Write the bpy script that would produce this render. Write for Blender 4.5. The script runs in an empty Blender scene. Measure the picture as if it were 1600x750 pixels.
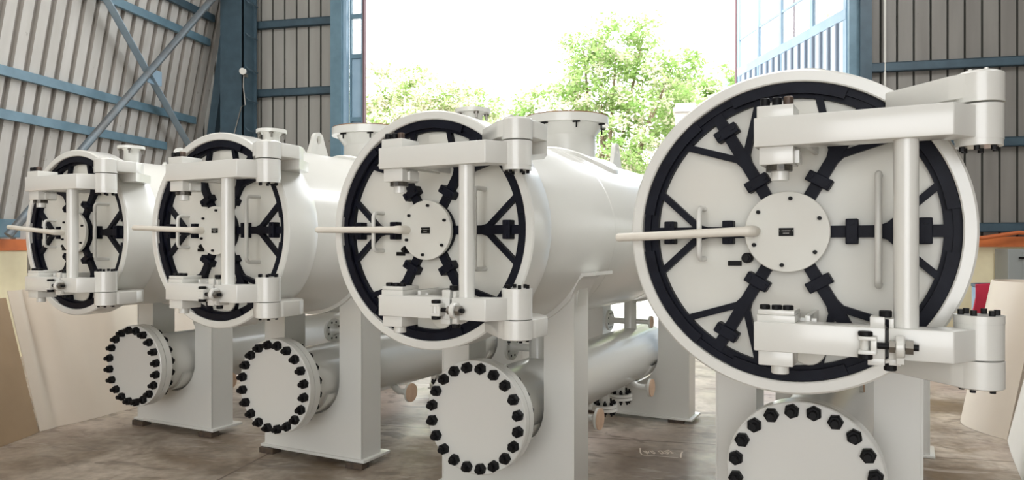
import bpy, bmesh, math, random
from mathutils import Vector, Matrix
from math import sin, cos, pi, radians as R_

random.seed(7)
SC = bpy.context.scene
COL = SC.collection

# ------------------------------------------------------------------ camera
cam = bpy.data.cameras.new('camera')
cam.sensor_width = 36.0
cam.lens = 1118.834 / 1600 * 36.0
cam.shift_y = 7.565 / 1600
cam.clip_end = 300
camo = bpy.data.objects.new('camera', cam)
camo.location = (0, 0, 1.60)
camo.rotation_euler = (R_(90), 0, R_(27.7355))
COL.objects.link(camo)
SC.camera = camo

SC.view_settings.view_transform = 'Standard'
SC.view_settings.look = 'None'
SC.view_settings.gamma = 1.0
SC.view_settings.use_curve_mapping = False
SC.view_settings.exposure = 0.0

# ------------------------------------------------------------------ sky, sun, hall fill lights
BA = R_(15.3355)                     # the hall is turned against the row of vessels
def b2w(x, y, z=0.0):
    return Vector((x*cos(BA) - y*sin(BA), x*sin(BA) + y*cos(BA), z))

world = bpy.data.worlds.new('sky'); SC.world = world
world.use_nodes = True
nt = world.node_tree; nt.nodes.clear()
wo = nt.nodes.new('ShaderNodeOutputWorld'); bg = nt.nodes.new('ShaderNodeBackground')
gr = nt.nodes.new('ShaderNodeValToRGB'); tc = nt.nodes.new('ShaderNodeTexCoord'); sp = nt.nodes.new('ShaderNodeSeparateXYZ')
gr.color_ramp.elements[0].position = 0.0; gr.color_ramp.elements[0].color = (1.0, 1.0, 1.0, 1)
gr.color_ramp.elements[1].position = 0.9; gr.color_ramp.elements[1].color = (0.86, 0.93, 1.0, 1)
nt.links.new(tc.outputs['Generated'], sp.inputs[0]); nt.links.new(sp.outputs[2], gr.inputs[0])
nt.links.new(gr.outputs[0], bg.inputs[0]); bg.inputs[1].default_value = 5.0
nt.links.new(bg.outputs[0], wo.inputs[0])

sun = bpy.data.lights.new('sun', 'SUN'); sun.energy = 4.5; sun.angle = R_(3); sun.color = (1, .96, .88)
so = bpy.data.objects.new('sun', sun); COL.objects.link(so)
so.rotation_euler = (R_(38), 0, BA + R_(-12))

def area(name, x, y, z, sx, sy, power, target, color=(1, .99, .97)):
    l = bpy.data.lights.new(name, 'AREA'); l.shape = 'RECTANGLE'; l.size = sx; l.size_y = sy
    l.energy = power; l.color = color
    o = bpy.data.objects.new(name, l); COL.objects.link(o)
    o.location = b2w(x, y, z)
    d = b2w(*target) - o.location
    o.rotation_euler = d.to_track_quat('-Z', 'Z').to_euler()
    return o
# fill lamps added below the closed roof, standing for unseen translucent sheets
area('roof_fill_front', -3.0, -2.5, 8.3, 9.0, 3.0, 155, (-2.2, 3.2, 1.2))
area('roof_fill_right', 4.5, 6.5, 8.2, 2.0, 5.0, 430, (-3.0, 6.5, 1.2), (.96, .98, 1))  # added to brighten the vessels' right sides
area('roof_fill_mid', -2.0, 5.5, 8.3, 7.0, 2.0, 260, (-2.0, 5.6, 0))
area('roof_fill_left', -4.5, 3.0, 8.2, 2.0, 6.0, 200, (-8.8, 9.0, 3.0))

# ------------------------------------------------------------------ materials
def mat(name, col, rough=.5, metal=0.0, noise=None, bump=None, spec=.5, coat=0.0):
    """noise = (scale, col2, amount, detail) mottles the colour; bump = (scale, strength)"""
    m = bpy.data.materials.new(name); m.use_nodes = True
    n = m.node_tree; b = n.nodes['Principled BSDF']
    b.inputs['Base Color'].default_value = (*col, 1); b.inputs['Roughness'].default_value = rough
    b.inputs['Metallic'].default_value = metal; b.inputs['Specular IOR Level'].default_value = spec
    b.inputs['Coat Weight'].default_value = coat; b.inputs['Coat Roughness'].default_value = .15
    t = n.nodes.new('ShaderNodeTexCoord')
    if noise:
        x = n.nodes.new('ShaderNodeTexNoise'); x.inputs['Scale'].default_value = noise[0]; x.inputs['Detail'].default_value = noise[3] if len(noise) > 3 else 4
        n.links.new(t.outputs['Object'], x.inputs['Vector'])
        r = n.nodes.new('ShaderNodeValToRGB'); r.color_ramp.elements[0].position = .38; r.color_ramp.elements[1].position = .66
        r.color_ramp.elements[0].color = (0, 0, 0, 1); r.color_ramp.elements[1].color = (noise[2],)*3 + (1,)
        mx = n.nodes.new('ShaderNodeMixRGB'); mx.inputs[1].default_value = (*col, 1); mx.inputs[2].default_value = (*noise[1], 1)
        n.links.new(x.outputs[0], r.inputs[0]); n.links.new(r.outputs[0], mx.inputs[0]); n.links.new(mx.outputs[0], b.inputs['Base Color'])
    if bump:
        x = n.nodes.new('ShaderNodeTexNoise'); x.inputs['Scale'].default_value = bump[0]; x.inputs['Detail'].default_value = 5
        n.links.new(t.outputs['Object'], x.inputs['Vector'])
        bp = n.nodes.new('ShaderNodeBump'); bp.inputs['Strength'].default_value = bump[1]; bp.inputs['Distance'].default_value = .01
        n.links.new(x.outputs[0], bp.inputs['Height']); n.links.new(bp.outputs[0], b.inputs['Normal'])
    return m

M = {}
M['paint'] = mat('off_white_paint', (.70, .695, .655), .30, noise=(1.6, (.67, .67, .625), .5), bump=(9, .05), coat=.6)
M['door'] = mat('off_white_door_paint', (.66, .655, .60), .42, noise=(2.6, (.60, .575, .52), .5), bump=(12, .05))
M['black'] = mat('black_enamel', (.004, .0045, .010), .5, noise=(14, (.008, .010, .018), .6), bump=(30, .1), spec=.16)
M['bolt'] = mat('black_oxide_bolt', (.005, .005, .006), .5, bump=(60, .15), spec=.2)
M['rustbolt'] = mat('brown_bolt', (.13, .085, .06), .5, .3, noise=(30, (.05, .04, .035), .7))
M['steel'] = mat('bare_steel', (.26, .245, .22), .35, .85, noise=(20, (.2, .19, .17), .5))
M['nut_steel'] = mat('dark_burnished_steel', (.10, .09, .075), .35, .6, noise=(40, (.03, .03, .03), .7))
M['rust'] = mat('rusty_face', (.30, .17, .09), .8, noise=(14, (.18, .09, .05), .7))
M['peach'] = mat('pinkish_flange_cover', (.66, .47, .33), .7, noise=(16, (.55, .36, .24), .6))
M['plate'] = mat('black_plate', (.006, .006, .006), .5, spec=.15)
M['plate_mark'] = mat('engraved_marks', (.38, .37, .34), .5)
M['gap'] = mat('gasket_and_gap_shade', (.03, .03, .03), .8)  # gasket colour, also fills gaps and bolt holes that only shade darkens

# ------------------------------------------------------------------ mesh building
S = 1.25          # outer diameter of the closure ring in metres; vessel coordinates are in that unit
H0 = 1.318        # height of the vessel axis above the saddle foot
def P(u, v, w): return Vector((u*S, v*S, (w + H0)*S))

class MB:
    def __init__(s, f=None): s.bm = bmesh.new(); s.f = f or (lambda a, b, c: Vector((a, b, c)))
    def face(s, vs):
        try: return s.bm.faces.new(vs)
        except ValueError: return None
    def box(s, a, b, bev=0.0):
        V = [s.bm.verts.new(s.f(x, y, z)) for x in (a[0], b[0]) for y in (a[1], b[1]) for z in (a[2], b[2])]
        F = [s.face([V[i] for i in q]) for q in ((0,1,3,2),(4,6,7,5),(0,4,5,1),(2,3,7,6),(0,2,6,4),(1,5,7,3))]
        if bev: s.bevel(F, bev)
        return s
    def bevel(s, F, bev):
        E = list({e for f in F if f for e in f.edges})
        bmesh.ops.bevel(s.bm, geom=E, offset=bev, segments=2, profile=.5, affect='EDGES')
    def prism(s, poly, axis, a, b, bev=0.0):
        """poly of 2-D points swept along axis (0 x,1 y,2 z) from a to b"""
        def pt(p, t):
            q = list(p); q.insert(axis, t); return s.f(*q)
        A = [s.bm.verts.new(pt(p, a)) for p in poly]; B = [s.bm.verts.new(pt(p, b)) for p in poly]
        n = len(poly); F = [s.face(A), s.face(B[::-1])]
        F += [s.face([A[i], B[i], B[(i+1) % n], A[(i+1) % n]]) for i in range(n)]
        if bev: s.bevel(F, bev)
        return s
    def lathe(s, c, axis, prof, n=48, cap=True, a0=0, a1=2*pi):
        """prof = [(t along axis, radius)...]; c = centre on the other two axes"""
        full = abs(a1 - a0 - 2*pi) < 1e-6; k = n if full else n + 1
        rings = []
        for t, r in prof:
            ring = []
            for i in range(k):
                a = a0 + (a1 - a0)*i/n
                q = [c[0] + r*cos(a), c[1] + r*sin(a)]; q.insert(axis, t)
                ring.append(s.bm.verts.new(s.f(*q)))
            rings.append(ring)
        for A, B in zip(rings, rings[1:]):
            for i in range(k if full else k - 1):
                j = (i + 1) % k; s.face([A[i], A[j], B[j], B[i]])
        if cap: s.face(rings[0][::-1]); s.face(rings[-1])
        return s
    def ring(s, c, axis, ri, ro, a, b, n=64, ch=0.0):
        prof = [(a, ri), (a, ro - ch), (a + ch, ro), (b, ro), (b, ri), (a, ri)]
        return s.lathe(c, axis, prof, n, cap=False)
    def cyl(s, c, axis, r, a, b, n=24, ch=0.0):
        pr = [(a, r), (b, r)] if not ch else [(a, r - ch), (a + ch, r), (b - ch, r), (b, r - ch)]
        return s.lathe(c, axis, pr, n)
    def tube(s, pts, r, n=12):
        pts = [Vector(p) for p in pts]; rings = []
        up = None
        for i, p in enumerate(pts):
            d = (pts[min(i+1, len(pts)-1)] - pts[max(i-1, 0)]).normalized()
            if up is None:
                up = Vector((0, 0, 1)) if abs(d.z) < .9 else Vector((1, 0, 0))
            x = d.cross(up).normalized(); y = x.cross(d).normalized(); up = y
            rr = r[i] if isinstance(r, (list, tuple)) else r
            rings.append([s.bm.verts.new(s.f(*(p + x*rr*cos(a) + y*rr*sin(a)))) for a in [2*pi*k/n for k in range(n)]])
        for A, B in zip(rings, rings[1:]):
            for i in range(n):
                j = (i+1) % n; s.face([A[i], A[j], B[j], B[i]])
        s.face(rings[0][::-1]); s.face(rings[-1]); return s
    def dome(s, c, axis, r, a, h, n=48, m=6):
        """ellipsoidal head starting at a, rising h along axis"""
        prof = [(a + h*sin(t), max(r*cos(t), 1e-4)) for t in [pi/2*i/m for i in range(m+1)]]
        return s.lathe(c, axis, prof, n)
    def bar(s, p, q, wdt, a, b):
        """flat bar between 2-D points p and q in the u/w plane, depth a..b in v"""
        p = Vector(p); q = Vector(q); d = (q - p).normalized(); n = Vector((-d.y, d.x))*wdt/2
        poly = [p + n, p - n, q - n, q + n]
        return s.prism([tuple(x) for x in poly], 1, a, b)
    def pieces(s, name, m, parent=None, smooth=35):
        """every loose piece becomes an object of its own"""
        left = set(s.bm.faces)
        while left:
            seed = left.pop(); isl = {seed}; st = [seed]
            while st:
                for e in st.pop().edges:
                    for f in e.link_faces:
                        if f not in isl: isl.add(f); st.append(f)
            left -= isl
            q = MB(); mp = {}
            for f in isl: q.face([mp.setdefault(v, None) or mp.__setitem__(v, q.bm.verts.new(v.co)) or mp[v] for v in f.verts])
            q.build(name, m, parent, smooth)
    def build(s, name, m, parent=None, smooth=35, rot=0.0):
        bmesh.ops.recalc_face_normals(s.bm, faces=s.bm.faces)
        me = bpy.data.meshes.new(name); s.bm.to_mesh(me); s.bm.free()
        for mm in (m if isinstance(m, (list, tuple)) else [m]): me.materials.append(mm)
        if smooth:
            me.shade_smooth(); me.set_sharp_from_angle(angle=R_(smooth))
        o = bpy.data.objects.new(name, me); COL.objects.link(o); o.parent = parent
        if rot and not parent: o.rotation_euler.z = rot
        return o

def tag(o, label=None, cat=None, group=None, kind=None):
    if label: o['label'] = label
    if cat: o['category'] = cat
    if group: o['group'] = group
    if kind: o['kind'] = kind
    return o
def empty(name, loc, rz, label, cat, group=None):
    o = bpy.data.objects.new(name, None); COL.objects.link(o); o.empty_display_size = .2
    o.location = loc; o.rotation_euler.z = rz
    return tag(o, label, cat, group)
def copy_tree(o, parent=None):
    c = o.copy(); COL.objects.link(c); c.parent = parent
    for ch in list(o.children): copy_tree(ch, c)
    return c


# ------------------------------------------------------------------ the hall
BR = BA
def grey_sheet(name, c, c2, streak=.35):
    m = bpy.data.materials.new(name); m.use_nodes = True; n = m.node_tree; b = n.nodes['Principled BSDF']
    t = n.nodes.new('ShaderNodeTexCoord'); mp = n.nodes.new('ShaderNodeMapping'); mp.inputs['Scale'].default_value = (3.5, 3.5, .35)
    x = n.nodes.new('ShaderNodeTexNoise'); x.inputs['Scale'].default_value = 1.0; x.inputs['Detail'].default_value = 6
    r = n.nodes.new('ShaderNodeValToRGB'); r.color_ramp.elements[0].position = .35; r.color_ramp.elements[1].position = .75
    r.color_ramp.elements[0].color = (*c, 1); r.color_ramp.elements[1].color = (*c2, 1)
    n.links.new(t.outputs['Object'], mp.inputs[0]); n.links.new(mp.outputs[0], x.inputs[0]); n.links.new(x.outputs[0], r.inputs[0])
    sp_ = n.nodes.new('ShaderNodeTexNoise'); sp_.inputs['Scale'].default_value = 9; sp_.inputs['Detail'].default_value = 8
    r2 = n.nodes.new('ShaderNodeValToRGB'); r2.color_ramp.elements[0].position = .69; r2.color_ramp.elements[1].position = .74
    r2.color_ramp.elements[0].color = (0, 0, 0, 1); r2.color_ramp.elements[1].color = (.45, .45, .45, 1)
    mx = n.nodes.new('ShaderNodeMixRGB'); mx.inputs[2].default_value = (c[0]*.3, c[1]*.25, c[2]*.2, 1)
    n.links.new(t.outputs['Object'], sp_.inputs[0]); n.links.new(sp_.outputs[0], r2.inputs[0]); n.links.new(r2.outputs[0], mx.inputs[0])
    n.links.new(r.outputs[0], mx.inputs[1]); n.links.new(mx.outputs[0], b.inputs['Base Color'])
    b.inputs['Roughness'].default_value = .62; b.inputs['Specular IOR Level'].default_value = .3
    return m
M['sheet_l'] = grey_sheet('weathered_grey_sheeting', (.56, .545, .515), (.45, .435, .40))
M['sheet_lf'] = grey_sheet('shade_painted_sheeting_flute', (.33, .305, .275), (.25, .235, .21))  # darker flutes: shade of the rib sides put into the colour
M['sheet_b'] = grey_sheet('back_wall_sheeting', (.34, .335, .31), (.25, .24, .22))  # same sheeting as the left wall, its dimmer light put into the tone
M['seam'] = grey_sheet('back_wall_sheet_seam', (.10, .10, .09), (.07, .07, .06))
M['sheet_r'] = grey_sheet('right_wall_sheeting', (.235, .225, .205), (.165, .155, .14))  # same sheeting again, painted darker for the dim light on the right
M['blue'] = mat('blue_grey_steel_paint', (.13, .225, .285), .45, noise=(5, (.085, .155, .20), .6), bump=(18, .1))
M['blue_dk'] = mat('dark_blue_grey_steel_paint', (.05, .088, .115), .5, noise=(6, (.035, .062, .082), .7), bump=(18, .1))
M['blue_lt'] = mat('pale_blue_door_paint', (.30, .43, .54), .5, noise=(4, (.22, .34, .45), .5))
M['rustedge'] = mat('rusty_edge_strip', (.16, .09, .10), .7)
M['cream_wall'] = mat('cream_wall_paint', (.78, .70, .47), .7, noise=(3, (.66, .58, .38), .6))
M['orange'] = mat('orange_band_paint', (.68, .19, .05), .6, noise=(4, (.50, .13, .04), .6))

# floor: old concrete with stains, slab joints and cracks
def floor_mat():
    m = bpy.data.materials.new('stained_concrete'); m.use_nodes = True; n = m.node_tree; b = n.nodes['Principled BSDF']
    t = n.nodes.new('ShaderNodeTexCoord')
    def noise(sc, det=6, dist=0.0, vec=None):
        x = n.nodes.new('ShaderNodeTexNoise'); x.inputs['Scale'].default_value = sc; x.inputs['Detail'].default_value = det; x.inputs['Distortion'].default_value = dist
        n.links.new(vec or t.outputs['Object'], x.inputs['Vector']); return x.outputs[0]
    def ramp(src, a, ca, bb, cb):
        r = n.nodes.new('ShaderNodeValToRGB'); r.color_ramp.elements[0].position = a; r.color_ramp.elements[1].position = bb
        r.color_ramp.elements[0].color = (*ca, 1); r.color_ramp.elements[1].color = (*cb, 1); n.links.new(src, r.inputs[0]); return r.outputs[0]
    def mix(f, a, bb, mode='MIX'):
        x = n.nodes.new('ShaderNodeMixRGB'); x.blend_type = mode
        for i, v in enumerate((f, a, bb)):
            if isinstance(v, float): x.inputs[i].default_value = v
            elif isinstance(v, tuple): x.inputs[i].default_value = (*v, 1)
            else: n.links.new(v, x.inputs[i])
        return x.outputs[0]
    base = ramp(noise(1.1, 10, .9), .36, (.20, .15, .105), .64, (.52, .45, .37))
    fine = ramp(noise(14, 10), .3, (.70, .68, .66), .7, (1.12, 1.12, 1.12))
    c = mix(1.0, base, fine, 'MULTIPLY')
    st = ramp(noise(.62, 6, 1.4), .55, (0, 0, 0), .63, (.8, .8, .8))
    c = mix(st, c, (.15, .10, .055))
    pink = ramp(noise(.35, 4, .5), .48, (0, 0, 0), .60, (.6, .6, .6))
    c = mix(pink, c, (.52, .41, .36))
    blot = ramp(noise(3.1, 8, 1.0), .60, (0, 0, 0), .67, (.75, .75, .75))
    c = mix(blot, c, (.15, .115, .085))
    # long scratches
    mp = n.nodes.new('ShaderNodeMapping'); mp.inputs['Rotation'].default_value = (0, 0, R_(8)); mp.inputs['Scale'].default_value = (1.3, 5.0, 1)
    n.links.new(t.outputs['Object'], mp.inputs[0])
    sc = ramp(noise(1.5, 9, 1.2, mp.outputs[0]), .60, (0, 0, 0), .66, (.55, .55, .55))
    c = mix(sc, c, (.11, .08, .06))
    mp3 = n.nodes.new('ShaderNodeMapping'); mp3.inputs['Rotation'].default_value = (0, 0, R_(-25)); mp3.inputs['Scale'].default_value = (1.0, 6.0, 1)
    n.links.new(t.outputs['Object'], mp3.inputs[0])
    lt = ramp(noise(2.3, 9, 1.0, mp3.outputs[0]), .62, (0, 0, 0), .68, (.4, .4, .4))
    c = mix(lt, c, (.55, .49, .43))
    br = n.nodes.new('ShaderNodeTexBrick'); br.inputs['Scale'].default_value = 1.0; br.offset = .5
    br.inputs['Brick Width'].default_value = 4.2; br.inputs['Row Height'].default_value = 2.1; br.inputs['Mortar Size'].default_value = .010
    mp2 = n.nodes.new('ShaderNodeMapping'); mp2.inputs['Location'].default_value = (.9, .35, 0); n.links.new(t.outputs['Object'], mp2.inputs[0]); n.links.new(mp2.outputs[0], br.inputs[0])
    c = mix(br.outputs['Fac'], c, (.13, .09, .065))
    n.links.new(c, b.inputs['Base Color'])
    rg = ramp(noise(2.2, 5), .35, (.28, .28, .28), .7, (.55, .55, .55)); n.links.new(rg, b.inputs['Roughness'])
    bp = n.nodes.new('ShaderNodeBump'); bp.inputs['Strength'].default_value = .25; bp.inputs['Distance'].default_value = .02
    n.links.new(noise(6, 8), bp.inputs['Height']); n.links.new(bp.outputs[0], b.inputs['Normal'])
    return m
M['floor'] = floor_mat()
M['yard'] = mat('pale_concrete_yard', (.62, .58, .53), .8, noise=(.7, (.50, .46, .41), .6))

def struct(mb, name, m, smooth=0, rot=BR):
    return tag(mb.build(name, m, None, smooth, rot), kind='structure')
W = 12.0
b = MB(); b.box((-9.6, -8.2, -.2), (9.2, W + .25, 0)); struct(b, 'floor', M['floor'])
b = MB(); b.box((-30, W + .25, -.2), (34, 60, -.02)); struct(b, 'yard_floor', M['yard'])
b = MB(); b.box((-9.8, -8.2, 9.0), (9.4, W + .3, 9.15)); struct(b, 'ceiling', M['sheet_l'])
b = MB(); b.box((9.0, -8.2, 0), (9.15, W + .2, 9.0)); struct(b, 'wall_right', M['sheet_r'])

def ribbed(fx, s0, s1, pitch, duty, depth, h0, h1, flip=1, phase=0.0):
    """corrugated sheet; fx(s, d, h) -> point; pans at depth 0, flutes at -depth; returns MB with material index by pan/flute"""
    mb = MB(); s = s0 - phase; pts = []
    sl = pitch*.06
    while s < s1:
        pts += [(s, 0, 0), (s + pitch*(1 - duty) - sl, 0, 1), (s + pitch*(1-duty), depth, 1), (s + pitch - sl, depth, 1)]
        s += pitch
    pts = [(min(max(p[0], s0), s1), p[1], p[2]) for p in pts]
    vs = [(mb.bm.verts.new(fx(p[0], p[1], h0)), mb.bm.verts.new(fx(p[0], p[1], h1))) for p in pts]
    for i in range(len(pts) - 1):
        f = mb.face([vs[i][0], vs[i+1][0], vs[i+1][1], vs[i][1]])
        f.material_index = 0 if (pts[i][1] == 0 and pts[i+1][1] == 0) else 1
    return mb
# left wall: sheeting leans inwards towards the top
def fl(s, d, h): return Vector((-(9.08 - .21*(h - 1.6)) - d, s, h))
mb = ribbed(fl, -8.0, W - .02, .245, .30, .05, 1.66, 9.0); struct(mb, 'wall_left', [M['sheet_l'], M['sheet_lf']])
b = MB(); b.prism([(-9.20, -8.0), (-9.06, -8.0), (-9.06, W), (-9.20, W)], 2, 0, 1.52); struct(b, 'wall_left_base', M['cream_wall'])
b = MB(); b.box((-9.22, -8.0, 1.52), (-9.03, W, 1.68)); struct(b, 'trim_1', M['orange'])
# back wall, left of the doorway and right of it
def fb(s, d, h): return Vector((s, W + d, h))
mb = ribbed(fb, -9.3, -5.92, .2415, .075, .045, 1.66, 9.0, phase=.03); struct(mb, 'wall_back_left', [M['sheet_b'], M['seam']])
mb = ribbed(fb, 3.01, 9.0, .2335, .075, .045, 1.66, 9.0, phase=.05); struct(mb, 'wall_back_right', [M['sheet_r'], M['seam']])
b = MB(); b.box((-9.1, W - .02, 0), (-5.92, W + .15, 1.5)); struct(b, 'wall_back_left_base', M['cream_wall'])
b = MB(); b.box((3.01, W - .02, 0), (9.0, W + .15, 1.57)); struct(b, 'wall_back_right_base', M['cream_wall'])
b = MB(); b.box((-9.1, W - .05, 1.5), (-5.92, W + .15, 1.68)); struct(b, 'trim_2', M['orange'])
b = MB(); b.box((3.01, W - .06, 1.57), (9.0, W + .15, 1.72)); struct(b, 'trim_3', M['orange'])
b = MB(); b.box((-5.95, W + .36, 7.4), (3.0, W + .46, 9.0)); struct(b, 'wall_back_lintel', M['sheet_b'])
# unseen front wall added behind the camera, opening left small to cut frontal light
b = MB(); b.box((-9.8, -8.35, 0), (-5.5, -8.2, 9.0)); b.box((3.5, -8.35, 0), (9.2, -8.2, 9.0)); b.box((-5.5, -8.35, 5.5), (3.5, -8.2, 9.0)); struct(b, 'added_front_wall', M['sheet_l'])

# girts (horizontal rails)
def c_rail(name, y0, y1, x, z, m, label, group):
    o = MB(); o.prism([(x, z - .065), (x + .07, z - .065), (x + .07, z + .065), (x, z + .065), (x, z + .05), (x + .055, z + .05), (x + .055, z - .05), (x, z - .05)], 1, y0, y1)
    o = o.build(name, m, None, 0, BR); tag(o, label, 'rail', group); return o
for z, lab, mm in ((3.34, 'blue horizontal wall rail, lowest on the leaning left wall', 'blue'), (3.89, 'blue horizontal wall rail, second from the bottom of left wall', 'blue'),
               (5.31, 'blue horizontal wall rail crossing behind top of the diagonal braces', 'blue'), (5.74, 'dark wall rail, topmost on the left wall in view', 'blue_dk')):
    xl = -(9.08 - .21*(z - 1.6))
    c_rail('wall_rail', -7.9, 11.64 if z > 3.6 else 11.0, xl + .012, z, M[mm], lab, 'rails on the left wall')
def h_rail(x0, x1, z, m, label, group):
    o = MB(); o.box((x0, W - .085, z - .07), (x1, W - .002, z - .055)); o.box((x0, W - .085, z - .07), (x1, W - .07, z + .07)); o.box((x0, W - .085, z + .055), (x1, W - .002, z + .07))
    o = o.build('wall_rail', m, None, 0, BR); tag(o, label, 'rail', group)
h_rail(-7.62, -5.92, 5.66, M['blue_dk'], 'dark blue rail, upper of two on wall between column and doorway', 'rails on the back wall')
h_rail(-7.62, -5.92, 4.40, M['blue_dk'], 'dark blue rail, lower of two on wall between column and doorway', 'rails on the back wall')
h_rail(3.02, 8.95, 4.32, M['blue_dk'], 'dark blue rail, upper one on wall right of the doorway', 'rails on the back wall')
h_rail(3.02, 8.95, 3.13, M['blue_dk'], 'dark blue rail, middle one right of doorway, behind the hinges', 'rails on the back wall')
h_rail(3.02, 8.95, 1.86, M['blue_dk'], 'dark blue rail just above the orange band right of doorway', 'rails on the back wall')

# corner column with climbing rungs
t = empty('corner_column', b2w(-7.60, 11.6), BA, 'dark blue steel I-beam column in the back left corner', 'column')
def lb(ox, oy): return lambda x, y, z: Vector((x - ox, y - oy, z))
o = MB(lb(-7.95, 11.6)); o.box((-8.22, 11.42, 0), (-7.80, 11.445, 8.95)); o.box((-8.22, 11.80, 0), (-7.80, 11.83, 8.95)); o.box((-8.03, 11.445, 0), (-8.00, 11.80, 8.95)); o.build('beam', M['blue_dk'], t, 0)
o = MB(lb(-7.95, 11.6)); o.box((-7.80, 11.50, 0), (-7.775, 11.8, 8.95)); o.box((-7.775, 11.77, 0), (-7.72, 11.79, 8.95)); o.build('side_channel', M['blue_dk'], t, 0)
for z in (3.65, 4.2, 4.75, 5.35, 5.95, 6.55):
    o = MB(lb(-7.95, 11.6)); o.tube([(-7.78, 11.52, z + .06), (-7.72, 11.52, z), (-7.70, 11.53, z - .01), (-7.70, 11.78, z - .01)], .013, 8); o.build('rung', M['blue_dk'], t)
o = MB(); o.prism([(-8.60, 1.75), (-8.44, 1.75), (-7.58, 7.4), (-7.74, 7.4)], 1, 11.66, 11.80)
tag(o.build('leaning_post', M['blue_dk'], None, 0, BR), 'dark blue slanting post where the left wall meets back wall', 'post')
# lamp on the column with its cable
t = empty('wall_lamp', b2w(-7.36, 11.40, 4.60), BA, 'small white lamp fixed to the corner column', 'lamp')
o = MB(); o.cyl((-.03, .08), 1, .055, -.06, .02, 20, .01); o.build('housing', mat('white_plastic', (.75, .74, .72), .4), t)
o = MB(); o.tube([(-.03, -.03, .08), (.03, -.12, .05)], [.035, .055], 16); o.build('lamp_head', M['door'], t)
o = MB(); o.box((.0, -.04, -.03), (.05, .01, .03)); o.build('bracket', M['steel'], t, 0)
o = MB(); o.tube([(-7.36, 11.36, 4.60), (-7.38, 11.38, 4.40), (-7.34, 11.38, 4.08), (-7.42, 11.38, 4.05), (-7.57, 11.40, 3.6), (-7.7, 11.40, 3.2), (-7.8, 11.40, 2.6)], .009, 8)
tag(o.build('cable', M['steel'], None, 30, BR), 'thin grey cable hanging from the lamp on corner column', 'cable')

# diagonal braces by the left wall
M['brace'] = mat('light_blue_grey_steel', (.33, .43, .51), .4, .2, noise=(4, (.25, .34, .42), .5))
M['pipe_paint'] = mat('dull_blue_grey_pipe', (.15, .185, .21), .38, .3, noise=(4, (.13, .12, .11), .6))
def wl(y, z, off): return (-(9.08 - off - .21*(z - 1.6)), y, z)
def ext(p, q, a, b_):
    p = Vector(p); q = Vector(q); d = q - p; return p - d*a, q + d*b_
p, q = ext(wl(8.87, 5.15, .3), wl(11.16, 3.39, .3), .45, .28)
o = MB(); d = (q - p).normalized(); n1 = Vector((0, -d.z, d.y)).normalized(); n2 = d.cross(n1)
def angle_bar(o, p, q, n1, n2, a=.10, th=.012):
    for (w1, w2) in (((0, 0), (a, th)), ((0, 0), (th, a))):
        vs = [o.bm.verts.new(pp + n1*x + n2*y) for pp in (p, q) for x, y in ((w1[0], w1[1]), (w2[0], w1[1]), (w2[0], w2[1]), (w1[0], w2[1]))]
        for f in ((0,1,2,3), (7,6,5,4), (0,4,5,1), (1,5,6,2), (2,6,7,3), (3,7,4,0)): o.face([vs[i] for i in f])
angle_bar(o, p, q, n1, n2, .13); tag(o.build('angle_brace', M['brace'], None, 0, BR), 'light blue angle iron brace slanting down to the right', 'brace')
p, q = ext(wl(10.98, 5.83, .45), wl(8.84, 3.0, .45), .35, .45)
o = MB(); o.tube([tuple(p), tuple(q)], .056, 20); tag(o.build('pipe_brace', M['pipe_paint'], None, 40, BR), 'blue grey pipe brace slanting down to the left', 'brace')
c_ = Vector(wl(10.1, 4.32, .36)); o = MB(); o.box((c_.x - .02, c_.y - .16, c_.z - .12), (c_.x, c_.y + .16, c_.z + .12)); tag(o.build('gusset_plate', M['blue_lt'], None, 0, BR), 'light blue plate where the two braces cross', 'plate')

# doorway posts and door leaves
t = empty('doorway_post', b2w(-5.77, 11.9), BA, 'blue steel post on the left side of the doorway', 'post')
o = MB(lb(-5.77, 11.9)); o.box((-5.91, 11.78, 0), (-5.70, 11.98, 8.9)); o.build('post', M['blue'], t, 0)
o = MB(lb(-5.77, 11.9)); o.box((-5.70, 11.86, 0), (-5.64, 11.98, 8.9)); o.build('flange_strip', M['blue_lt'], t, 0)
t = empty('doorway_post', b2w(2.85, 11.9), BA, 'blue steel post on the right side of the doorway', 'post')
o = MB(lb(2.85, 11.9)); o.box((2.84, 11.78, 0), (3.0, 11.98, 8.9)); o.build('post', M['blue_dk'], t, 0)
o = MB(lb(2.85, 11.9)); o.box((2.70, 11.86, 0), (2.84, 11.98, 8.9)); o.build('flange_strip', M['blue'], t, 0)

M['glass'] = mat('dusty_glass', (.9, .95, 1), .1)
g = M['glass'].node_tree; bs = g.nodes['Principled BSDF']; tr = g.nodes.new('ShaderNodeBsdfTransparent'); mxs = g.nodes.new('ShaderNodeMixShader'); mxs.inputs[0].default_value = .12
g.links.new(tr.outputs[0], mxs.inputs[1]); g.links.new(bs.outputs[0], mxs.inputs[2]); g.links.new(mxs.outputs[0], g.nodes['Material Output'].inputs[0])

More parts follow.
